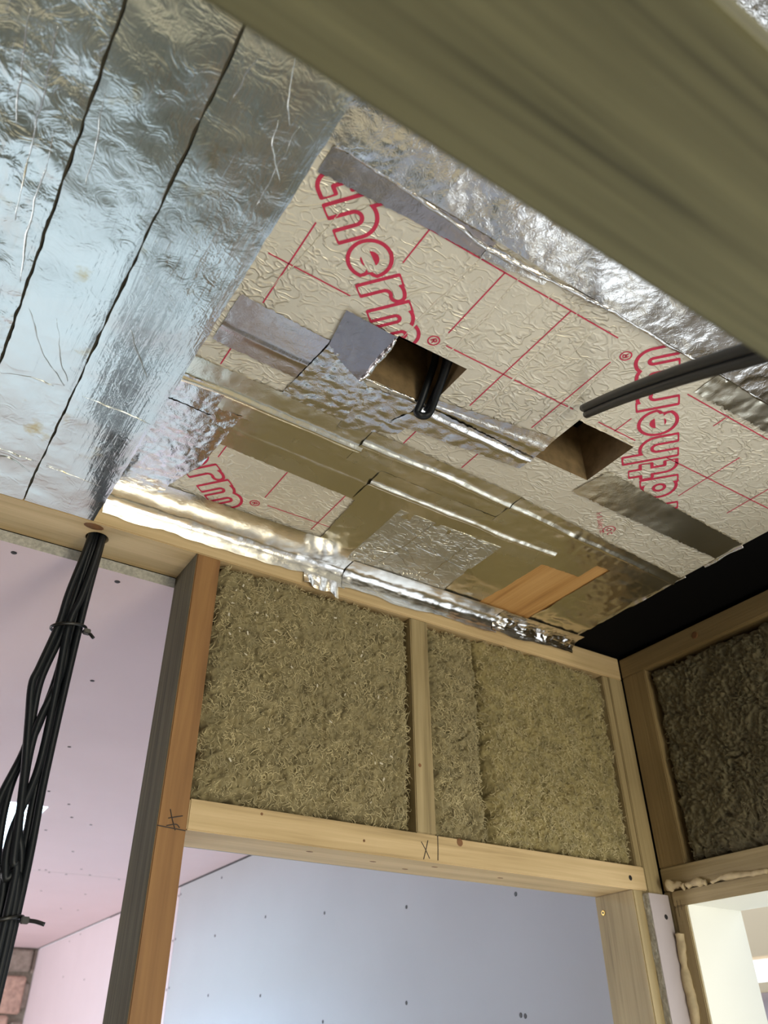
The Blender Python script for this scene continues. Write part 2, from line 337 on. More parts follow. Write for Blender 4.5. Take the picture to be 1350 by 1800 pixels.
mid = timber('wall_stud', 0.7125, 0.7485, 1.001, 1.0895, 0.2842, 0.6398, 'greenZ', 'narrow upright stud between the wool batts above the header')
v, f = disc((.722, 1.0009, .385), (0, -1, 0), .003, 8); mesh_obj('knot', v, f, 'knot', mid)
# top plate with a drilled cable hole
pl = box('top_plate', -0.9, 1.2345, 1.0, 1.0897, 0.640, 0.6875, 'pineX')
tag(pl, 'long pale top plate timber along the top of the stud wall, cables through it', 'timber')
bm = bmesh.new(); bmesh.ops.create_cone(bm, segments=24, radius1=0.0165, radius2=0.0165, depth=0.2, cap_ends=True)
cme = bpy.data.meshes.new('cutter'); bm.to_mesh(cme); bm.free(); cut = bpy.data.objects.new('cutter', cme); COL.objects.link(cut); cut.location = (0.181, 1.040, 0.66)
md = pl.modifiers.new('b', 'BOOLEAN'); md.object = cut; md.operation = 'DIFFERENCE'; md.solver = 'EXACT'
bpy.context.view_layer.update()
nm = bpy.data.meshes.new_from_object(pl.evaluated_get(bpy.context.evaluated_depsgraph_get())); pl.modifiers.clear(); pl.data = nm
bpy.data.objects.remove(cut)
for x, y, r in ((.168, 1.012, .008), (.02, 1.006, .009)):
    v, f = disc((x, y, .6399), (0, 0, -1), r, 12, .0003); v = [(x + (p[0] - x) * 1.8, p[1], p[2]) for p in v]; mesh_obj('knot', v, f, 'knot', pl)
cst = timber('corner_stud', 1.1965, 1.2345, 1.0, 1.0895, FL, 0.6398, 'greenZ', 'dark green-tinted corner stud at right end of the stud wall')
box('packer', 1.180, 1.1964, 1.002, 1.0895, 0.2842, 0.6395, 'greenZ', cst)
trm = timber('door_trimmer', 1.1585, 1.1963, 1.0002, 1.0895, FL, 0.2453, 'greenZ', 'upright trimmer under the right end of the header with a brass screw')
trm.location.x += 0.0
sc = empty('screw', (1.1584, 1.074, .218)); sc.parent = trm; sc.location = Vector((1.1584, 1.074, .218)) - Vector(trm.location)
v, f = disc((1.1583, 1.074, .218), (-1, 0, 0), .0048, 14, .0008); mesh_obj('screw_head', v, f, 'brass', sc)
v, f = disc((1.1574, 1.074, .218), (-1, 0, 0), .0019, 8, .0003); mesh_obj('drive_recess', v, f, 'screw', sc)
# plasterboard strip beside the opening
ps = empty('plasterboard_strip', (1.2, .9937, FL)); tag(ps, 'narrow strip of plasterboard with rough cut edge beside the window', 'plasterboard')
box('board', 1.1815, 1.2315, .9875, .9998, FL, .2400, 'strip_board', ps, .0006)
v, f = griddata(6, 300, lambda u, w: np.stack([1.1812 - 0.0012 * (vnoise(np.stack([u * 6, w * 300, u * 0], 1)) > -2) * (1 + fbm(np.stack([u * 4, w * 220, u * 0], 1), 1, 2)) * .6, .9872 + u * .0126, FL + w * (.2395 - FL)], 1))
mesh_obj('cut_edge', v, f, 'gypsum', ps)
v, f = disc((1.2155, .9874, .205), (0, -1, 0), .0042, 10); mesh_obj('screw', v, f, 'screw', ps)
# backing board of the wall on the far side
tag(box('backing_board', .3605, 1.236, 1.0899, 1.0915, .2455, .6895, 'grey_board'), 'plasterboard backing behind the wool above the header', 'plasterboard')

# ================================================================ MINERAL WOOL
def batt(name, x0, x1, z0, z1, label, y=1.007, seed=0, top=None, axis='Y', thick=.075, nf=5200, wm='wool', fm='fibre'):
    """lumpy slab whose visible face looks towards -Y (or towards -X with axis 'X')"""
    nu = max(30, int((x1 - x0) / .0019)); nv = max(30, int((z1 - z0) / .0019))
    def fn(u, w):
        x = x0 + u * (x1 - x0); z = z0 + w * (z1 - z0); p = np.stack([x, z, x * 0 + seed * 3.1], 1)
        e = np.minimum(np.minimum(u * (x1 - x0), (1 - u) * (x1 - x0)), np.minimum(w * (z1 - z0), (1 - w) * (z1 - z0)))
        rnd = np.clip(1 - e / .018, 0, 1) ** 2
        a = fbm(p, 22, 2) * .004; q = fbm(p + .03 * np.stack([fbm(p + 3, 30), fbm(p + 7, 30), x * 0], 1), 75, 3); b = (np.abs(q) * 1.5 - .5) * .0075; c = fbm(p, 230, 3) * .0022
        yy = y + a + b + c + rnd * .016
        edge = (np.minimum(u, 1 - u) < 1e-6) | (np.minimum(w, 1 - w) < 1e-6)
        jit = fbm(np.stack([x, z, x * 0 + 9 + seed], 1), 60, 3) * .005
        x = x + jit * np.clip(1 - np.minimum(u, 1 - u) * (x1 - x0) / .02, 0, 1); z = z + jit * np.clip(1 - np.minimum(w, 1 - w) * (z1 - z0) / .02, 0, 1)
        if top is not None: z = np.minimum(z, np.interp(x, top[0], top[1]) + fbm(p, 90, 2) * .003)
        yy = np.where(edge, y + thick * .6, yy)
        P = np.stack([x, yy, z], 1)
        return P if axis == 'Y' else np.stack([yy, x, z], 1)
    V, F = griddata(nu, nv, fn)
    if axis == 'Y': F = F[:, ::1]
    root = mesh_obj(name, V, F, wm, None, True)
    # fibre tufts: short curled ribbons lying on the face
    n = nf; uu = rng.integers(2, nu - 2, n); ww = rng.integers(2, nv - 2, n); base = V[uu * nv + ww].copy()
    nrm = np.array([0, -1, 0]) if axis == 'Y' else np.array([-1, 0, 0]); tx = np.array([1, 0, 0]) if axis == 'Y' else np.array([0, 1, 0]); tz = np.array([0, 0, 1])
    fld = fbm(np.stack([uu * .02, ww * .02, uu * 0 + seed], 1), 1.6, 2) * 3.0 + rng.normal(0, .7, n); L = rng.gamma(2.4, .0024, n) + .002; curl = rng.normal(0, 3.2, n); wd = rng.uniform(.00025, .0007, n)
    pts = []; pos = base + nrm * .0006; ang = fld.copy(); K = 6
    for k in range(K):
        t = np.stack([np.cos(ang), np.sin(ang)], 1); d = t[:, :1] * tx + t[:, 1:] * tz; s = -t[:, 1:] * tx + t[:, :1] * tz
        lift = np.sin(math.pi * k / (K - 1)) * rng.uniform(.0002, .0016, n)
        c = pos + nrm * lift[:, None]; ww_ = (wd * (1 - .5 * abs(2 * k / (K - 1) - 1)))[:, None]
        pts.append((c - s * ww_, c + s * ww_)); pos = pos + d * (L / (K - 1))[:, None]; ang = ang + curl / (K - 1)
    A = np.stack([q for p in pts for q in p], 1).reshape(-1, 3); f = []
    b = np.arange(n) * 2 * K
    for k in range(K - 1): f.append(np.stack([b + 2 * k, b + 2 * k + 1, b + 2 * k + 3, b + 2 * k + 2], 1))
    o = mesh_obj('fibre_tufts', A, np.concatenate(f), fm, root, True); o['kind'] = 'stuff'
    tag(root, label, 'insulation', 'mineral wool batts'); return root
b1 = batt('mineral_wool_batt', .3615, .7105, .2865, .641, 'largest mineral wool batt, between the orange post and the narrow stud', seed=1, nf=8000, top=([.36, .41, .50, .55, .575, .72], [.6365, .6392, .636, .630, .637, .635]))
V = []; Fq = []
for i in range(46):
    x = rng.uniform(.38, .70); z = rng.uniform(.30, .63); 
    if i < 18: x, z = rng.uniform(.38, .47), rng.uniform(.52, .63)
    s = rng.uniform(.0008, .0018); a = rng.uniform(0, 3); q = len(V); y = .998
    for dx, dz in ((-1.8, -.6), (1.5, -.8), (1.9, .5), (-1.2, .9)): V.append((x + s * (dx * math.cos(a) - dz * math.sin(a)), y - rng.uniform(0, .0015), z + s * (dx * math.sin(a) + dz * math.cos(a))))
    Fq.append((q, q + 1, q + 2, q + 3))
o = mesh_obj('pale_flakes', V, Fq, 'flake', b1); o['kind'] = 'stuff'
batt('mineral_wool_batt', .7515, .8590, .2868, .640, 'narrow mineral wool strip just right of the upright stud', y=1.008, seed=2, nf=2600, top=([.75, .78, .86], [.630, .639, .639]))
batt('mineral_wool_batt', .8625, 1.1790, .2868, .645, 'yellowish mineral wool batt between the dark split and the corner stud', y=1.006, seed=3, nf=7600, wm='wool_yellow', top=([.86, .95, 1.05, 1.18], [.6385, .639, .6385, .628]))

# ================================================================ RIGHT WALL (inner face X = 1.235)
xf = 1.235
timber('top_plate', xf + .0002, 1.298, -0.5, .9985, .643, .6835, 'brownY', 'brown top plate timber with shade in its colour along the top of the right-hand wall')
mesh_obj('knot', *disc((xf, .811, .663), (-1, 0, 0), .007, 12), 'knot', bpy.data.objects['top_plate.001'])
timber('corner_stud', xf + .0002, 1.298, .942, .9983, .2842, .6428, 'brownZ', 'brown corner stud with shade in its colour, beside the shaded wool of the right-hand wall')
timber('window_header', xf + .0002, 1.298, -0.5, .9983, .2465, .2838, 'greenY', 'timber header above the bright window opening on the right wall')
batt('mineral_wool_batt', -.30, .941, .2865, .639, 'mineral wool batt with shade in its colour, in the right-hand wall above the window', y=1.2465, seed=5, axis='X', thick=.05, nf=6000, wm='wool_shaded', fm='fibre_shaded')
tag(box('backing_board', 1.2982, 1.308, -.5, 1.0, .235, .84, 'membrane'), 'dark backing board behind the right-hand wall wool', 'board')
timber('wall_stud', xf + .0002, 1.298, .9835, .9995, FL, .246, 'greenZ', 'hidden edge stud behind the plasterboard strip at the window')
struct(box('leak_filler', 1.2365, 1.31, 1.0003, 1.099, FL, .84, 'membrane', None, 0), 'added dark filler stopping a light leak behind the room corner')  # unseen block added so no light leaks in at the corner
# window opening: timber frame
wn = empty('window_1', (1.26, .45, .22)); struct(wn, 'bright window opening with timber frame in the right-hand wall')
box('frame_head', 1.232, 1.2385, -.15, .9805, .2205, .2445, 'greenY', wn)
box('frame_jamb', 1.232, 1.2385, .9560, .9800, -1.0, .2203, 'greenZ', wn)
box('frame_jamb', 1.232, 1.2385, -.15, -.13, -1.0, .2203, 'pineZ', wn)
box('frame_sill', 1.232, 1.2385, -.15, .9705, -1.03, -1.0, 'pineY', wn)
box('reveal_side', 1.239, 1.382, .957, .982, -1.0, .24, 'white', wn, .0005)
box('reveal_head', 1.239, 1.382, -.15, .957, .2225, .24, 'white', wn, .0005)
box('joint_line', 1.2318, 1.2321, .9720, .9726, .2040, .2300, 'pencil', wn, 0); box('joint_line', 1.2318, 1.2321, .9650, .9656, .2140, .2300, 'pencil', wn, 0)
for a in ((-.5, -.16, FL, .235), (-.16, .98, FL, -1.04)): struct(box('wall_right_low', 1.236, 1.30, a[0], a[1], a[2], a[3], 'grey_board', None, 0))
struct(box('wall_right_hall', 1.236, 1.30, -2.3, -.5, FL, .84, 'grey_board', None, 0))
# outside beyond the window
nb = empty('neighbouring_wall', (2.75, 1.8, -2.2)); tag(nb, 'cream and brick wall seen outside through the right window', 'wall')
box('cream_panel', 2.75, 2.85, .3, 3.2, .300, 1.2, 'cream', nb, 0)
box('ledge', 2.72, 2.85, .3, 3.2, .195, .222, 'cream', nb, .003)
box('render_band', 2.75, 2.85, .3, 3.2, .095, .194, 'lilac', nb, 0)
for k in range(12): box('brick', 2.745, 2.85, .9 + k * .12, 1.008 + k * .12, .02, .083, 'brick', nb, .003)
box('footing', 2.75, 2.85, .3, 3.2, -2.2, .015, 'mortar', nb, 0)
# expanding foam beads
def bead(path, r, label, seed):
    P = catmull(path, 14); rr = r * (1 + .38 * fbm(np.stack([np.arange(len(P)) * .09, np.zeros(len(P)) + seed, np.zeros(len(P))], 1), 1, 3)); rr[0] *= .5; rr[-1] *= .5
    V, F = tubedata(P, rr, 12); V = np.array(V); V += .0014 * np.stack([fbm(V + 1, 120, 2), fbm(V + 4, 120, 2), fbm(V + 8, 120, 2)], 1)
    tag(mesh_obj('foam_bead', V, F, 'foam', None, True), label, 'foam', 'expanding foam beads')
bead([(1.231, .979, .181), (1.231, .980, .16), (1.231, .983, .12), (1.232, .981, .08), (1.232, .984, .03), (1.232, .982, -.05)], .0068, 'long upright bead of expanding foam left of the window frame', 1)
bead([(1.230, .984, .251), (1.229, .975, .2535), (1.230, .958, .252), (1.231, .948, .2475)], .0068, 'fat lump of expanding foam on the frame corner', 2)
bead([(1.231, .944, .2475), (1.231, .932, .2505), (1.231, .915, .2495), (1.232, .905, .2470)], .0052, 'second blob of expanding foam on top of the window frame', 3)
bead([(1.2315, .895, .2470), (1.231, .875, .2495), (1.231, .85, .2490), (1.2315, .82, .2475), (1.232, .79, .2465)], .0045, 'thin rightmost run of expanding foam above the window frame', 4)

# ================================================================ FOIL CEILING
CZ = .690
def strip(name, x0, x1, y0, y1, z, m, label, seed=0, warp=.0012, group=None, cat='insulation board', thick=.05, parent=None, lip=.006):
    nu = max(8, int((x1 - x0) / .004)); nv = max(8, int((y1 - y0) / .004))
    def fn(u, w):
        edge = (np.minimum(u, 1 - u) < 1e-6) | (np.minimum(w, 1 - w) < 1e-6); du, dw = 1 / (nu - 1), 1 / (nv - 1)
        u = np.clip((u - du) / (1 - 2 * du), 0, 1); w = np.clip((w - dw) / (1 - 2 * dw), 0, 1)
        x = x0 + u * (x1 - x0); y = y0 + w * (y1 - y0); p = np.stack([x, y, x * 0 + seed], 1)
        e = np.minimum(u * (x1 - x0), (1 - u) * (x1 - x0)); r = np.clip(1 - e / lip, 0, 1) ** 2
        zz = z + fbm(p, 14, 3) * warp + r * lip * .25
        zz = np.where(edge, z + thick, zz); x = x + fbm(p, 60, 3) * .0009
        return np.stack([x, y, zz], 1)
    V, F = griddata(nu, nv, fn); F = F[:, ::-1]
    o = mesh_obj(name, V, F, m, parent, True); o.data.set_sharp_from_angle(angle=0.7); return o
def crease(parent, pts, r=.0006, m='foil_smooth', z=None, name='crease'):
    if m == 'foil_smooth': r *= .75
    P = catmull([(x, y, z) for x, y in pts], 9); P[:, :2] += .0016 * np.stack([fbm(P, 70, 2), fbm(P + 5, 70, 2)], 1)
    t = np.linspace(0, 1, len(P)); rr = r * (np.sin(math.pi * np.clip(t, .03, .97)) ** .5) * (1 + .5 * fbm(P + 3, 140, 2))
    V, F = tubedata(P, np.maximum(rr, .0001), 7, True, np.array([1, 1, .8])); return mesh_obj(name, V, F, m, parent, True)
LG = 'smooth foil-faced boards at the left'
LZ = .6405
lb = []
for i, (x0, x1, lab) in enumerate(((.0686, .1640, 'smooth silver foil board with exposed straight edge, nearest the printed boards'), (-.0120, .0662, 'second smooth foil board from the exposed edge, bluish with yellow stain'), (-.20, -.0148, 'crinkled foil board at the far left edge of the ceiling'))):
    b = strip('foil_board', x0, x1, -.75, .9995, LZ, 'foil_smooth' if i < 2 else 'foil_wrinkled', lab, seed=i * 3 + 1, warp=.0009 if i < 2 else .002, lip=.0012); tag(b, lab, 'insulation board', LG); lb.append(b)
# roof membrane backing behind the seams
for i, pts, r in ((0, [(.075, .750), (.11, .752), (.162, .755)], .0009), (0, [(.092, .622), (.112, .655), (.132, .682)], .0007), (0, [(.121, .335), (.128, .36), (.148, .385)], .0007), (0, [(.108, .28), (.125, .325), (.131, .335)], .0006), (0, [(.075, .905), (.12, .910), (.150, .913)], .0009), (0, [(.085, .30), (.083, .34)], .0006), (0, [(.138, .33), (.140, .42)], .0005),
                  (1, [(-.005, .648), (.003, .661), (.02, .70), (.055, .745)], .0009), (1, [(-.01, .762), (.02, .752), (.046, .752)], .0008), (1, [(.0, .898), (.03, .903), (.06, .905)], .0010), (1, [(.023, .648), (.04, .70), (.056, .735)], .0007), (1, [(-.005, .39), (.0, .43), (.005, .48)], .0007), (1, [(.0, .93), (.03, .915), (.06, .93)], .0008),
                  (2, [(-.022, .713), (-.05, .70), (-.08, .705)], .0009), (2, [(-.03, .45), (-.028, .55), (-.02, .62)], .001), (2, [(-.05, .36), (-.045, .45), (-.04, .55)], .0009), (2, [(-.07, .36), (-.06, .46)], .0008)):
    crease(lb[i], pts, r, 'foil_smooth', LZ - .0003)
# dark pieces seen through the seams between them
for i, x in enumerate((.0672, -.0138)):
    o = box('seam_filler', x - .0012, x + .0012, -.75, .998, LZ + .003, LZ + .006, 'seam', lb[i], 0)

# --- letters: signed distance of bold strokes, outlined by marching squares
def letter(ch):
    arc = lambda cx, cy, r, a0, a1, n=14: [(cx + r * math.cos(math.radians(a0 + (a1 - a0) * i / n)), cy + r * math.sin(math.radians(a0 + (a1 - a0) * i / n))) for i in range(n + 1)]
    w = .17
    if ch == 't': return [[(.30, 1.30), (.30, .34)] + arc(.47, .34, .17, 180, 270, 8) + [(.64, .17)]], [[(.0, .84), (.66, .84)]], .72
    if ch == 'h': return [[(w, 1.45), (w, 0)]], [[(w, .40)] + arc(.49, .51, .32, 170, 0) + [(.81, 0)]], .98
    if ch == 'r': return [[(w, 1.0), (w, 0)]], [[(w, .45)] + arc(.47, .53, .30, 170, 62)], .70
    if ch == 'm': return [[(w, 1.0), (w, 0)]], [[(w, .45)] + arc(.43, .57, .26, 170, 0) + [(.69, 0)], [(.69, .45)] + arc(.95, .57, .26, 170, 0) + [(1.21, 0)]], 1.38
    if ch == 'e': return [arc(.5, .5, .33, 0, 318, 26)], [[(.22, .44), (.83, .47)]], 1.0
    if ch == 'a': return [[(.76, 1.0), (.76, 0)]], [arc(.44, .5, .32, 0, 360, 26)], .93
    return [], [], .5
def sdf_text(X, Y, text, w=.16, gap=.09):
    D = np.full(X.shape, 9.0); x0 = 0
    for ch in text:
        s1, s2, adv = letter(ch)
        for st in s1 + s2:
            st = [(x0 + a, b) for a, b in st]
            for i in range(len(st) - 1):
                (ax, ay), (bx, by) = st[i], st[i + 1]; L = math.hypot(bx - ax, by - ay)
                if L < 1e-6: continue
                tx, ty = (bx - ax) / L, (by - ay) / L
                u = (X - ax) * tx + (Y - ay) * ty; v = np.abs(-(X - ax) * ty + (Y - ay) * tx)
                before = np.maximum(-u, 0); after = np.maximum(u - L, 0)
                d = np.hypot(v, before + after) - w
                if i == 0: d = np.where(u < 0, np.where(v < w, np.maximum(v - w, -u), np.hypot(v - w, u)), d)
                if i == len(st) - 2: d = np.where(u > L, np.where(v < w, np.maximum(v - w, u - L), np.hypot(v - w, u - L)), d)
                D = np.minimum(D, d)
        x0 += adv + gap
    return D, x0
def march(field, X, Y, tf, skip=None):
    """polygons where field < 0"""
    ni, nj = field.shape; V, F, idx = [], [], {}
    def vert(key, x, y):
        if key not in idx: idx[key] = len(V); V.append(tf(x, y))
        return idx[key]
    ins = field < 0; any_ = ins[:-1, :-1] | ins[1:, :-1] | ins[1:, 1:] | ins[:-1, 1:]
    for i, j in zip(*np.nonzero(any_)):
        cs = ((i, j), (i + 1, j), (i + 1, j + 1), (i, j + 1)); poly = []
        for k in range(4):
            a, b = cs[k], cs[(k + 1) % 4]
            if ins[a]: poly.append(vert(a, X[a], Y[a]))
            if ins[a] != ins[b]:
                t = field[a] / (field[a] - field[b]); poly.append(vert((min(a, b), max(a, b)), X[a] + t * (X[b] - X[a]), Y[a] + t * (Y[b] - Y[a])))
        if len(poly) >= 3:
            c = np.mean([V[q] for q in poly], 0)
            if skip is None or not skip(c): F.append(poly)
    return V, F
def frame(o, ang, flip, S, z):
    """text plane seen from below: reading direction at ang, up side chosen by flip"""
    d = np.array([math.cos(ang), math.sin(ang)]); up = np.array([d[1], -d[0]])
    return lambda a, b: (o[0] + S * (a * d[0] + b * up[0]), o[1] + S * (a * d[1] + b * up[1]), z)
def print_text(name, text, o, ang, S, z, parent, skip=None, lw=.045):
    n = int(3.0 / .016); total = sdf_text(np.zeros((1, 1)), np.zeros((1, 1)), text)[1]
    xs = np.arange(-.3, total + .3, .017); ys = np.arange(-.3, 1.75, .017); X, Y = np.meshgrid(xs, ys, indexing='ij')
    D, _ = sdf_text(X, Y, text); V, F = march(np.abs(D) - lw, X, Y, frame(o, ang, 0, S, z), skip); return mesh_obj(name, V, F, 'ink', parent)
def thin(name, strokes, o, ang, S, z, parent, lw, m='ink', skip=None):
    f = frame(o, ang, 0, S, z); V, F = [], []
    for st in strokes:
        P = np.array(st, float); T = np.gradient(P, axis=0); T /= np.linalg.norm(T, axis=1)[:, None] + 1e-9; N = np.stack([-T[:, 1], T[:, 0]], 1) * lw
        b = len(V)
        for p, n_ in zip(P, N): V.append(f(*(p - n_))); V.append(f(*(p + n_)))
        F += [(b + 2 * i, b + 2 * i + 1, b + 2 * i + 3, b + 2 * i + 2) for i in range(len(P) - 1)]
    return mesh_obj(name, V, F, m, parent)
def ring(cx, cy, r, a0=0, a1=360, n=28): return [(cx + r * math.cos(math.radians(a0 + (a1 - a0) * i / n)), cy + r * math.sin(math.radians(a0 + (a1 - a0) * i / n))) for i in range(n + 1)]
REG = [ring(0, 0, 1), [(-.3, -.5), (-.3, .5), (.05, .5)] + ring(.1, .25, .25, 90, -90, 8)[1:] + [(-.3, 0)], [(.05, 0), (.35, -.5)]]
def rules(parent, lines, z, w=.0008, name='printed_rule'):
    for (x0, y0), (x1, y1) in lines:
        L = math.hypot(x1 - x0, y1 - y0); nx, ny = -(y1 - y0) / L * w, (x1 - x0) / L * w
        mesh_obj(name, [(x0 - nx, y0 - ny, z), (x1 - nx, y1 - ny, z), (x1 + nx, y1 + ny, z), (x0 + nx, y0 + ny, z)], [(0, 1, 2, 3)], 'ink', parent)

H1 = (.362, .461, .513, .590); H2 = (.642, .744, .507, .595)
ba = sheet_with_hole('printed_board', [.168, H1[0], H1[1], H2[0], H2[1], 1.083], [.352, H2[2], H1[2], H1[3], H2[3], .735], [H1, H2], CZ, .79, 'board_face', 'foam_core', None)
tag(ba, 'large cream foil board with red outlined lettering and two square cutouts', 'insulation board')
for h in (H1, H2): pass
PZ = CZ - .0004
inhole = lambda c: any(h[0] < c[0] < h[1] and h[2] < c[1] < h[3] for h in (H1, H2))
A1 = math.radians(40)
print_text('printed_lettering', 'therm', (.1767, .3882), A1, .0470, PZ, ba, inhole)
thin('registered_mark', REG, (.400, .4975), A1, .0068, PZ, ba, .12)
A2 = math.radians(220.5)
print_text('printed_lettering', 'tratherm', (.9391, .5983), A2, .0500, PZ, ba, lambda c: inhole(c) or c[1] > .615)
thin('registered_mark', REG, (.607, .394), A2, .0068, PZ, ba, .12)
rules(ba, [((.185, .492), (.285, .494)), ((.209, .434), (.209, .554)), ((.274, .379), (.578, .379)), ((.309, .372), (.309, .427)), ((.417, .496), (.62, .496)), ((.4075, .379), (.4075, .479)), ((.5035, .379), (.5035, .562)), ((.599, .411), (.599, .552)),
           ((.722, .398), (.90, .398)), ((.80, .498), (1.04, .498)), ((.886, .443), (.886, .55)), ((.697, .468), (.697, .498)), ((.665, .496), (.735, .496)), ((.985, .40), (.985, .54)), ((.207, .633), (.207, .665)), ((.474, .62), (.474, .669)), ((.573, .62), (.573, .669)), ((.80, .40), (.80, .42))], PZ)
AT = math.radians(39)
fo = (.8585, .6690)
thin('printed_address_sign', [ring(0, 0, .42, -10, 330), [(.40, .42), (.40, -.32)], ring(0, 0, 1.15, 40, 300), [(1.45 + .42 * math.cos(math.radians(a)), .42 * math.sin(math.radians(a))) for a in range(50, 311, 20)]], (.8655, .6690), AT, .0082, PZ, ba, .09)
fc = bpy.data.curves.new('small_print', 'FONT'); fc.body = 'h & Safety ac'; fc.size = .0115; fo_ = bpy.data.objects.new('t', fc); COL.objects.link(fo_); bpy.context.view_layer.update()
tm = bpy.data.meshes.new_from_object(fo_.evaluated_get(bpy.context.evaluated_depsgraph_get())); bpy.data.objects.remove(fo_)
ff = frame((.8150, .6470), AT, 0, 1, PZ)
mesh_obj('small_print', [ff(v.co.x, v.co.y) for v in tm.vertices], [list(p.vertices) for p in tm.polygons], 'ink_pale', ba)
for i, pts in enumerate(([(.378, .36), (.372, .42), (.369, .48), (.366, .512)], [(.424, .36), (.428, .43), (.427, .50), (.43, .512)], [(.51, .36), (.515, .44), (.522, .534), (.52, .57)], [(.60, .40), (.61, .48), (.618, .56)], [(.225, .39), (.220, .45), (.212, .50), (.205, .55)], [(.545, .37), (.55, .42), (.552, .45)], [(.47, .37), (.468, .42)], [(.66, .42), (.665, .50)])):
    crease(ba, pts, .0016 if i < 4 else .0009, 'board_face', CZ - .0001)

# second printed board near the stud wall
bb = sheet_with_hole('printed_board', [.168, .836], [.795, .995], [], CZ, .74, 'board_face', 'foam_core', None)
tag(bb, 'smaller cream foil board with red lettering next to the stud wall', 'insulation board')
print_text('printed_lettering', 'therm', (.1407, .7930), A1, .0470, PZ, bb, lambda c: c[1] > .99 or c[1] < .797 or c[0] < .17)
thin('registered_mark', REG, (.3644, .9015), A1, .0068, PZ, bb, .12)
rules(bb, [((.371, .809), (.371, .881)), ((.469, .80), (.469, .919)), ((.383, .897), (.50, .897)), ((.275, .795), (.275, .83))], PZ)
# timber seen through the foil, right of it
jo = sheet_with_hole('ceiling_joist', [.837, .962], [.705, .998], [], CZ - .0003, .78, 'joist', 'joist', None)
tag(jo, 'bare orange joist patch left uncovered by the foil tape', 'timber')
# upper foil board behind the near beam
ub = strip('foil_board', .166, 1.09, -.75, .3515, CZ - .004, 'foil_crinkle', '', seed=21, warp=.0012, thick=.05)
tag(ub, 'crinkled silver foil board running up behind the blurred beam', 'insulation board')
def rolled(name, parent, path, r, m, seed):
    P = catmull(path, 30); P[:, 1] += .002 * fbm(P + seed, 30, 2); rr = r * (1 + .45 * fbm(P + seed + 2, 50, 3)); V, F = tubedata(P, rr, 9); V = np.array(V); V += .0006 * np.stack([fbm(V, 200), fbm(V + 3, 200), fbm(V + 6, 200)], 1); return mesh_obj(name, V, F, m, parent, True)
rolled('folded_edge', ub, [(.184, .3520, .6885), (.25, .353, .6885), (.36, .363, .6885), (.43, .362, .6885), (.505, .356, .6885), (.58, .353, .6885), (.75, .352, .6885), (1.0, .350, .6885)], .0030, 'foil_crinkle', 2)

# --- tapes (layer k sits k*0.7 mm below the boards)
def tape(c, layer, m, label, wr=.0005, ridge=None, seed=0, jag=.0012, holes=True, name='foil_tape', rs=40):
    """c: four corners (x,y) in order around the strip, first edge = one short end"""
    A, B, C_, D = [np.array(q, float) for q in c]; L1 = np.linalg.norm(B - A); L2 = np.linalg.norm(D - A); nu = max(6, int(L1 / .0028)); nv = max(6, int(L2 / .0028)); z0 = CZ - .0005 - layer * .0007
    def fn(u, w):
        u_, w_ = u[:, None], w[:, None]; P = A * (1 - u_) * (1 - w_) + B * u_ * (1 - w_) + C_ * u_ * w_ + D * (1 - u_) * w_
        p3 = np.stack([P[:, 0], P[:, 1], P[:, 0] * 0 + seed * 2.3], 1)
        z = z0 - np.abs(fbm(p3, rs, 3)) * wr
        if ridge:
            for (vv, amp, wid) in ridge:  # fold running along u at fraction vv
                z = z - amp * np.exp(-((w - vv - .05 * fbm(p3, 9, 2)) / wid) ** 2)
        endj = np.where((w < 1e-6) | (w > 1 - 1e-6), 1, 0) * jag * fbm(p3, 420, 2) + np.where((u < 1e-6) | (u > 1 - 1e-6), 1, 0) * jag * .5 * fbm(p3 + 4, 300, 2)
        return np.stack([P[:, 0] + endj * .6, P[:, 1] + endj, z], 1)
    V, F = griddata(nu, nv, fn)
    F = np.array([f for f in F if not inhole(V[f].mean(0))]) if holes else F
    return tag(mesh_obj(name, V, F, m, None, True), label, 'foil tape', 'foil tape strips')
T = tape
T([(.183, .354), (.375, .354), (.375, .376), (.183, .384)], 1, 'foil_mauve_reflect', 'tape with painted mauve reflection along the top of the red lettering', seed=1)
T([(.372, .360), (.452, .356), (.452, .368), (.372, .377)], 2, 'foil_tape', 'short grey tape end continuing the top tape with painted mauve reflection', seed=2)
T([(.725, .352), (.98, .352), (.98, .386), (.725, .390)], 1, 'foil_tape_soft', 'dark tape at the right, behind the black twin cable', .0012, seed=3, jag=.003)
T([(.183, .555), (.300, .562), (.304, .637), (.183, .632)], 1, 'foil_mauve_reflect', 'tape strip with painted mauve reflection left of the first cutout', .0003, [(.65, .0012, .05)], seed=4)
T([(.290, .668), (.381, .672), (.374, .600), (.300, .565)], 3, 'foil_crinkle', 'crumpled reflective tape patch below the first cutout', .0011, seed=5, rs=70)
fl = T([(.300, .570), (.3610, .598), (.3610, .514), (.2905, .511)], 4, 'foil_dark_reflect', 'tape flap with painted dark purple reflection curling beside the first cutout', .0004, seed=6, jag=.0006, holes=False)
rolled('curled_edge', fl, [(.3605, .516, .6860), (.3620, .53, .6850), (.3610, .56, .6848), (.3625, .58, .6850), (.3600, .596, .6860)], .0022, 'foil_tape', 8)
rolled('torn_edge', ba, [(.364, .5915, .6888), (.40, .592, .6885), (.43, .5912, .6888), (.459, .5920, .6888)], .0014, 'foil_crinkle', 5)
rolled('torn_edge', ba, [(.643, .5062, .6893), (.68, .5060, .6890), (.72, .5065, .6893), (.744, .5058, .6895)], .0007, 'board_face', 6)
T([(.372, .600), (.470, .592), (.455, .655), (.381, .690)], 2, 'foil_crinkle', 'crinkled silver tape under the hanging cable loop', .0013, seed=7, rs=70)
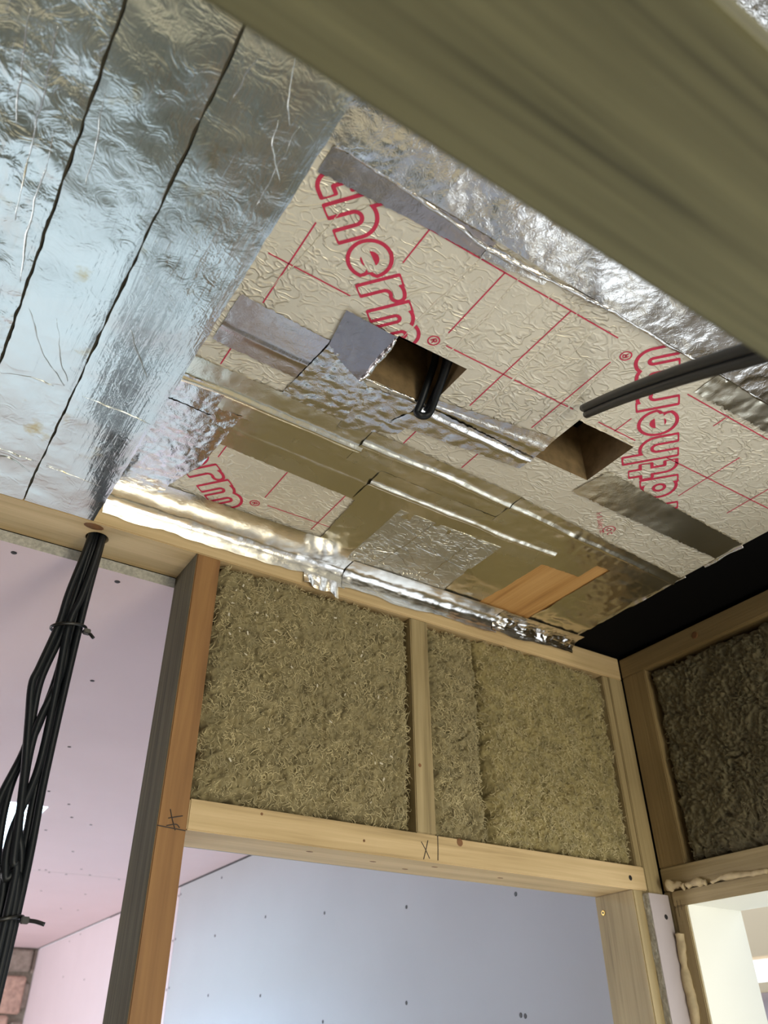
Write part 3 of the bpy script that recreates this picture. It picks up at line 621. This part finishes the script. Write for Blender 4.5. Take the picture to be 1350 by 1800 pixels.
T([(.455, .590), (.643, .597), (.640, .624), (.432, .641)], 3, 'foil_tape', 'shiny grey tape running between the two cutouts', .0012, [(.25, .0025, .09)], seed=8)
T([(.460, .575), (.641, .550), (.643, .600), (.455, .600)], 1, 'foil_tape', 'grey tape touching the second cutout on its left', .0010, [(.5, .002, .1)], seed=9)
T([(.166, .667), (.432, .668), (.432, .738), (.166, .738)], 1, 'foil_tape_soft', 'golden olive tape band beginning at the smooth board edge', .0006, [(.6, .0035, .07)], seed=10)
T([(.425, .668), (.70, .676), (.70, .742), (.425, .738)], 2, 'foil_tape_soft', 'middle length of the olive tape band', .0007, [(.4, .003, .06)], seed=11)
T([(.690, .677), (1.082, .708), (1.082, .760), (.690, .745)], 3, 'foil_tape_soft', 'right end of the olive tape band by the black gap', .0010, [(.35, .003, .05)], seed=12)
T([(.262, .730), (.486, .733), (.486, .814), (.262, .802)], 0, 'foil_tape_soft', 'olive tape directly above the smaller lettered board', .0006, [(.5, .001, .03)], seed=13)
T([(.480, .733), (.842, .738), (.842, .812), (.480, .814)], 2.5, 'foil_tape_soft', 'wide olive tape between the pale patch and the olive band', .0009, [(.4, .003, .05)], seed=14)
T([(.485, .808), (.560, .800), (.577, .955), (.493, .950)], 2, 'foil_tape_soft', 'short brown tape running towards the stud wall left of the pale patch', .0009, seed=15, jag=.004)
T([(.735, .790), (.846, .800), (.838, .975), (.760, .965)], 1, 'foil_tape_soft', 'olive tape between the pale patch and the bare joist', .0009, [(.5, .002, .1)], seed=16)
T([(.957, .752), (1.083, .752), (1.083, .995), (.957, .965)], 1, 'foil_tape_soft', 'dark foil sheet between the bare joist and the black gap', .0016, [(.7, .003, .08)], seed=18)
T([(.836, .735), (.927, .740), (.927, .7995), (.836, .802)], 1.5, 'foil_tape_soft', 'olive tape above the bare joist patch', .0007, seed=19)
T([(.753, .563), (1.082, .582), (1.085, .634), (.742, .625)], 2, 'foil_tape_soft', 'dark olive tape crossing the end of the upside-down lettering', .0004, seed=20, jag=.0016)
T([(.167, .750), (.234, .753), (.240, .945), (.167, .962)], 4, 'foil_crinkle', 'crumpled bluish tape along the edge of the smooth board', .0008, seed=21, rs=60)
T([(.228, .735), (.268, .735), (.262, .860), (.236, .935)], 1, 'foil_crinkle', 'crumpled golden tape covering the start of the smaller lettering', .0010, seed=22, rs=60)
T([(.166, .700), (.232, .702), (.232, .752), (.166, .752)], 3, 'foil_crinkle', 'small grey crinkled tape beside the smooth board edge', .0006, seed=23)
# pale patch
pp = strip('foil_patch', .556, .752, .797, .962, CZ - .0030, 'board_pale', '', seed=31, warp=.0005, thick=.0022, lip=.001)
tag(pp, 'pale creased square foil patch near the stud wall', 'foil patch')
for pts in ([(.575, .83), (.62, .845), (.66, .86), (.70, .875), (.75, .882)], [(.60, .845), (.64, .868), (.69, .872), (.71, .885)], [(.565, .87), (.60, .88), (.63, .888), (.66, .91)], [(.57, .92), (.62, .905), (.66, .93)], [(.62, .80), (.618, .86), (.61, .95)], [(.70, .80), (.702, .88), (.70, .955)]):
    crease(pp, pts, .0009, 'foil_tape', CZ - .0032)
for tp, pts in ((.0, [(.285, .748), (.33, .752), (.38, .765), (.44, .772)]), (.0, [(.53, .700), (.58, .712), (.66, .722)]), (.0, [(.74, .735), (.80, .742), (.85, .745)])): pass
# --- wall tape: swept over the ceiling / top-plate angle
def sweep(name, x0, x1, prof, m, label, seed, wr=.0005):
    nu = int((x1 - x0) / .0026); pr = catmull([(0, a, b) for a, b in prof], 8); s = np.linspace(0, 1, len(pr)); nv = 46
    def fn(u, w):
        x = x0 + u * (x1 - x0); y = np.interp(w, s, pr[:, 1]); z = np.interp(w, s, pr[:, 2]); p = np.stack([x, w * .12, x * 0 + seed], 1)
        d = fbm(p, 40, 3) * wr + fbm(p * np.array([3.0, 1, 1]), 26, 2) * wr * .5
        mid = np.sin(math.pi * np.clip(w, 0, 1)); tail = np.clip((w - .75) / .25, 0, 1)
        return np.stack([x, y - d * .8 * mid - .0004, z - d * .8 * mid - .0006 + tail * (.004 * fbm(np.stack([x, x * 0, x * 0 + seed + 4], 1), 22, 3))], 1)
    V, F = griddata(nu, nv, fn); return tag(mesh_obj(name, V, F[:, ::-1], m, None, True), label, 'foil tape', 'foil tape strips')
M['wall_tape'] = foil('wall_foil_tape', (0.78, 0.77, 0.74), 0.19, 14, 0.0012, 120, 0.0003)
sweep('foil_tape', .172, .578, [(.928, .6880), (.955, .6878), (.975, .6875), (.988, .6855), (.9955, .679), (.9985, .669), (.9985, .659)], 'wall_tape', 'bright folded tape in the angle above the wool, left length', 1)
sweep('foil_tape', .572, .905, [(.958, .6865), (.972, .6862), (.984, .6845), (.9935, .679), (.9975, .670), (.9980, .664), (.9980, .657)], 'wall_tape', 'bright folded tape in the angle above the wool, middle length', 2, .0006)
sweep('foil_tape', .895, 1.10, [(.960, .6860), (.974, .6855), (.984, .684), (.992, .679), (.996, .673), (.9965, .670), (.9970, .664)], 'foil_crinkle', 'crumpled tape in the angle below the bare joist', 3, .0026)
o = tape([(.500, .0), (.564, .0), (.564, .02), (.500, .02)], 0, 'foil_crinkle', 'torn scrap of foil hanging over the top plate edge', .001, seed=24, jag=0)
me = o.data; cz = Vector(o.location)
for v in me.vertices:
    q = v.co + cz; k = q.y / .02; v.co = Vector((q.x, .9965 - .0035 * k * (1 + .5 * math.sin(q.x * 300)) - (CZ - .0005 - q.z) * 2, .662 - .026 * k - .003 * math.sin(q.x * 170) * k - (q.x - .532) * .12 * k)) - cz
for y0, y1, sd in ((.585, .66, 31), (.70, .99, 33)):
    P = catmull([(1.083 + .0015 * math.sin(y * 90), y, .6875) for y in np.linspace(y0, y1, 8)], 20); V, F = tubedata(P, .0022 * (1 + .6 * fbm(P + sd, 50, 3)), 8)
    mesh_obj('torn_edge', V, F, 'foil_crinkle', bpy.data.objects['printed_board'], True)
# --- right end: black membrane above the gap
tag(box('roof_membrane', 1.0845, 1.40, -.75, 1.10, .694, .70, 'membrane', None, 0), 'black membrane showing in the gap along the right wall', 'membrane')

# ================================================================ CABLES
CG = 'black cables dropping from the top plate'
def cable(pts, r, label, group, y=1.04, n=9):
    P = catmull([(x, yy, z) for x, yy, z in pts], n); return tag(tube('cable', P, r, 'cable', None, 12), label, 'cable', group)
R0 = .0047
bund = [
 ([(.1900, 1.040, .700), (.1885, 1.038, .63), (.1850, 1.036, .50), (.1865, 1.040, .3), (.1915, 1.042, .14), (.190, 1.05, -.3), (.190, 1.05, -1.0), (.190, 1.05, -1.79)], 'straight black cable at the right side of the bundle'),
 ([(.1825, 1.047, .700), (.1810, 1.046, .63), (.1790, 1.045, .49), (.1800, 1.048, .3), (.1850, 1.049, .14), (.184, 1.055, -.3), (.184, 1.055, -1.0), (.184, 1.055, -1.79)], 'straight black cable at the back of the bundle'),
 ([(.1720, 1.034, .700), (.1705, 1.034, .63), (.1600, 1.030, .54), (.1575, 1.033, .49), (.1470, 1.028, .425), (.1430, 1.026, .398), (.1505, 1.026, .35), (.1620, 1.028, .28), (.1720, 1.032, .2), (.1800, 1.036, .14), (.178, 1.045, -.3), (.178, 1.045, -1.0), (.178, 1.045, -1.79)], 'sharply kinked black cable bulging left below the upper tie'),
 ([(.1770, 1.040, .700), (.1755, 1.040, .63), (.1660, 1.038, .49), (.1540, 1.040, .41), (.1570, 1.043, .33), (.1425, 1.042, .255), (.1510, 1.043, .19), (.1730, 1.044, .14), (.172, 1.055, -.3), (.172, 1.055, -1.0), (.172, 1.055, -1.79)], 'black cable bowing furthest left near the lower tie'),
 ([(.1740, 1.050, .700), (.1725, 1.049, .63), (.1620, 1.046, .53), (.1730, 1.042, .45), (.1660, 1.042, .36), (.1520, 1.048, .28), (.1580, 1.050, .2), (.1780, 1.049, .14), (.176, 1.06, -.3), (.176, 1.06, -1.0), (.176, 1.06, -1.79)], 'black cable crossing the bundle and curving left'),
 ([(.1870, 1.031, .700), (.1860, 1.031, .63), (.1780, 1.029, .54), (.1700, 1.031, .49), (.1740, 1.033, .4), (.1755, 1.034, .3), (.1640, 1.036, .225), (.1690, 1.038, .18), (.1860, 1.037, .14), (.184, 1.045, -.3), (.184, 1.045, -1.0), (.184, 1.045, -1.79)], 'black cable looping in front of the bundle'),
 ([(.1820, 1.038, .700), (.1800, 1.039, .63), (.1715, 1.041, .51), (.1765, 1.037, .43), (.1620, 1.036, .34), (.1700, 1.040, .24), (.1880, 1.046, .14), (.187, 1.05, -.3), (.187, 1.05, -1.0), (.187, 1.05, -1.79)], 'black cable threading through the middle of the bundle')]
for p, lab in bund: cable(p, R0, lab, CG)
def tie(z, x, y, rx, ry, head, tail, label):
    t = empty('cable_tie', (x, y, z)); P = [(x + rx * math.cos(a), y + ry * math.sin(a), z + .004 * math.cos(a)) for a in np.linspace(0, 2 * math.pi, 36)]
    tube('strap', P, .0017, 'tie', t, 8, np.array([1, 1, 1.4]))
    box('head', head[0] - .0045, head[0] + .0045, head[1] - .004, head[1] + .004, head[2] - .0035, head[2] + .0035, 'tie', t, .001)
    tube('tail', catmull([head, tuple((np.array(head) + tail) / 2 + np.array([0, 0, .001])), tail], 6), .0022, 'tie', t, 8)
    tag(t, label, 'cable tie', 'cable ties'); return t
tie(.4900, .1720, 1.038, .0225, .0165, (.1935, 1.024, .4845), (.2030, 1.020, .4760), 'upper black cable tie with a short tail pointing right')
tie(.1370, .1800, 1.042, .0185, .0160, (.1985, 1.028, .1365), (.2190, 1.022, .1330), 'lower black cable tie with a longer tail pointing right')
# loop hanging out of the first cutout
cable([(.4480, .522, .787), (0.4467, 0.5473, 0.7550), (0.4501, 0.5622, 0.7350), (0.4459, 0.5747, 0.7050), (0.4442, 0.5886, 0.6820), (0.4432, 0.5939, 0.6740), (0.4472, 0.5936, 0.6700), (0.4552, 0.5924, 0.6720), (0.4592, 0.5864, 0.6780), (0.4556, 0.5646, 0.6920), (0.4507, 0.5375, 0.7090), (0.4497, 0.5268, 0.7220), (.4560, .528, .760), (.4520, .520, .787)], .0047, 'black cable loop hanging from the first square cutout', 'cables at the ceiling')
cable([(.4500, .515, .787), (0.4577, 0.5540, 0.7220), (0.4584, 0.5751, 0.7000), (0.4571, 0.5892, 0.6850), (0.4557, 0.5925, 0.6810)], .0036, 'cut cable end inside the loop at the first cutout', 'cables at the ceiling')
# twin cables reaching from the near beam
twin = [[(.6270 + (.4300 - .6270) * t, .482 + (.172 - .482) * t, .674 + (.395 - .674) * t + .018 * t * (1 - t)) for t in (1.15, 1, .75, .5, .25, 0)]]
for k, (dx, dz, lab) in enumerate(((0, 0, 'lower black cable of the stiff pair pointing at the second cutout'), (-.0040, .0085, 'upper black cable of the stiff pair pointing at the second cutout'))):
    cable([(x + dx, y, z + dz) for x, y, z in twin[0]], .0050, lab, 'cables at the ceiling')

# ================================================================ NEAR BEAM
nbm = box('door_header', -.40, 1.2345, .0355, .1255, .2800, .3180, 'beam', None, .002)
tag(nbm, 'big blurred timber header close to the camera across the top right', 'timber')
mesh_obj('knot', *disc((.345, .1262, .290), (0, 1, 0), .006, 12), 'knot', nbm)
for x, lab in ((-.40, 'upright post carrying the left end of the blurred header'), (1.1965, 'upright post carrying the right end of the blurred header')):
    tag(box('timber_post', x, x + .038, .0355, .1255, FL, .2798, 'greenZ'), lab, 'timber')
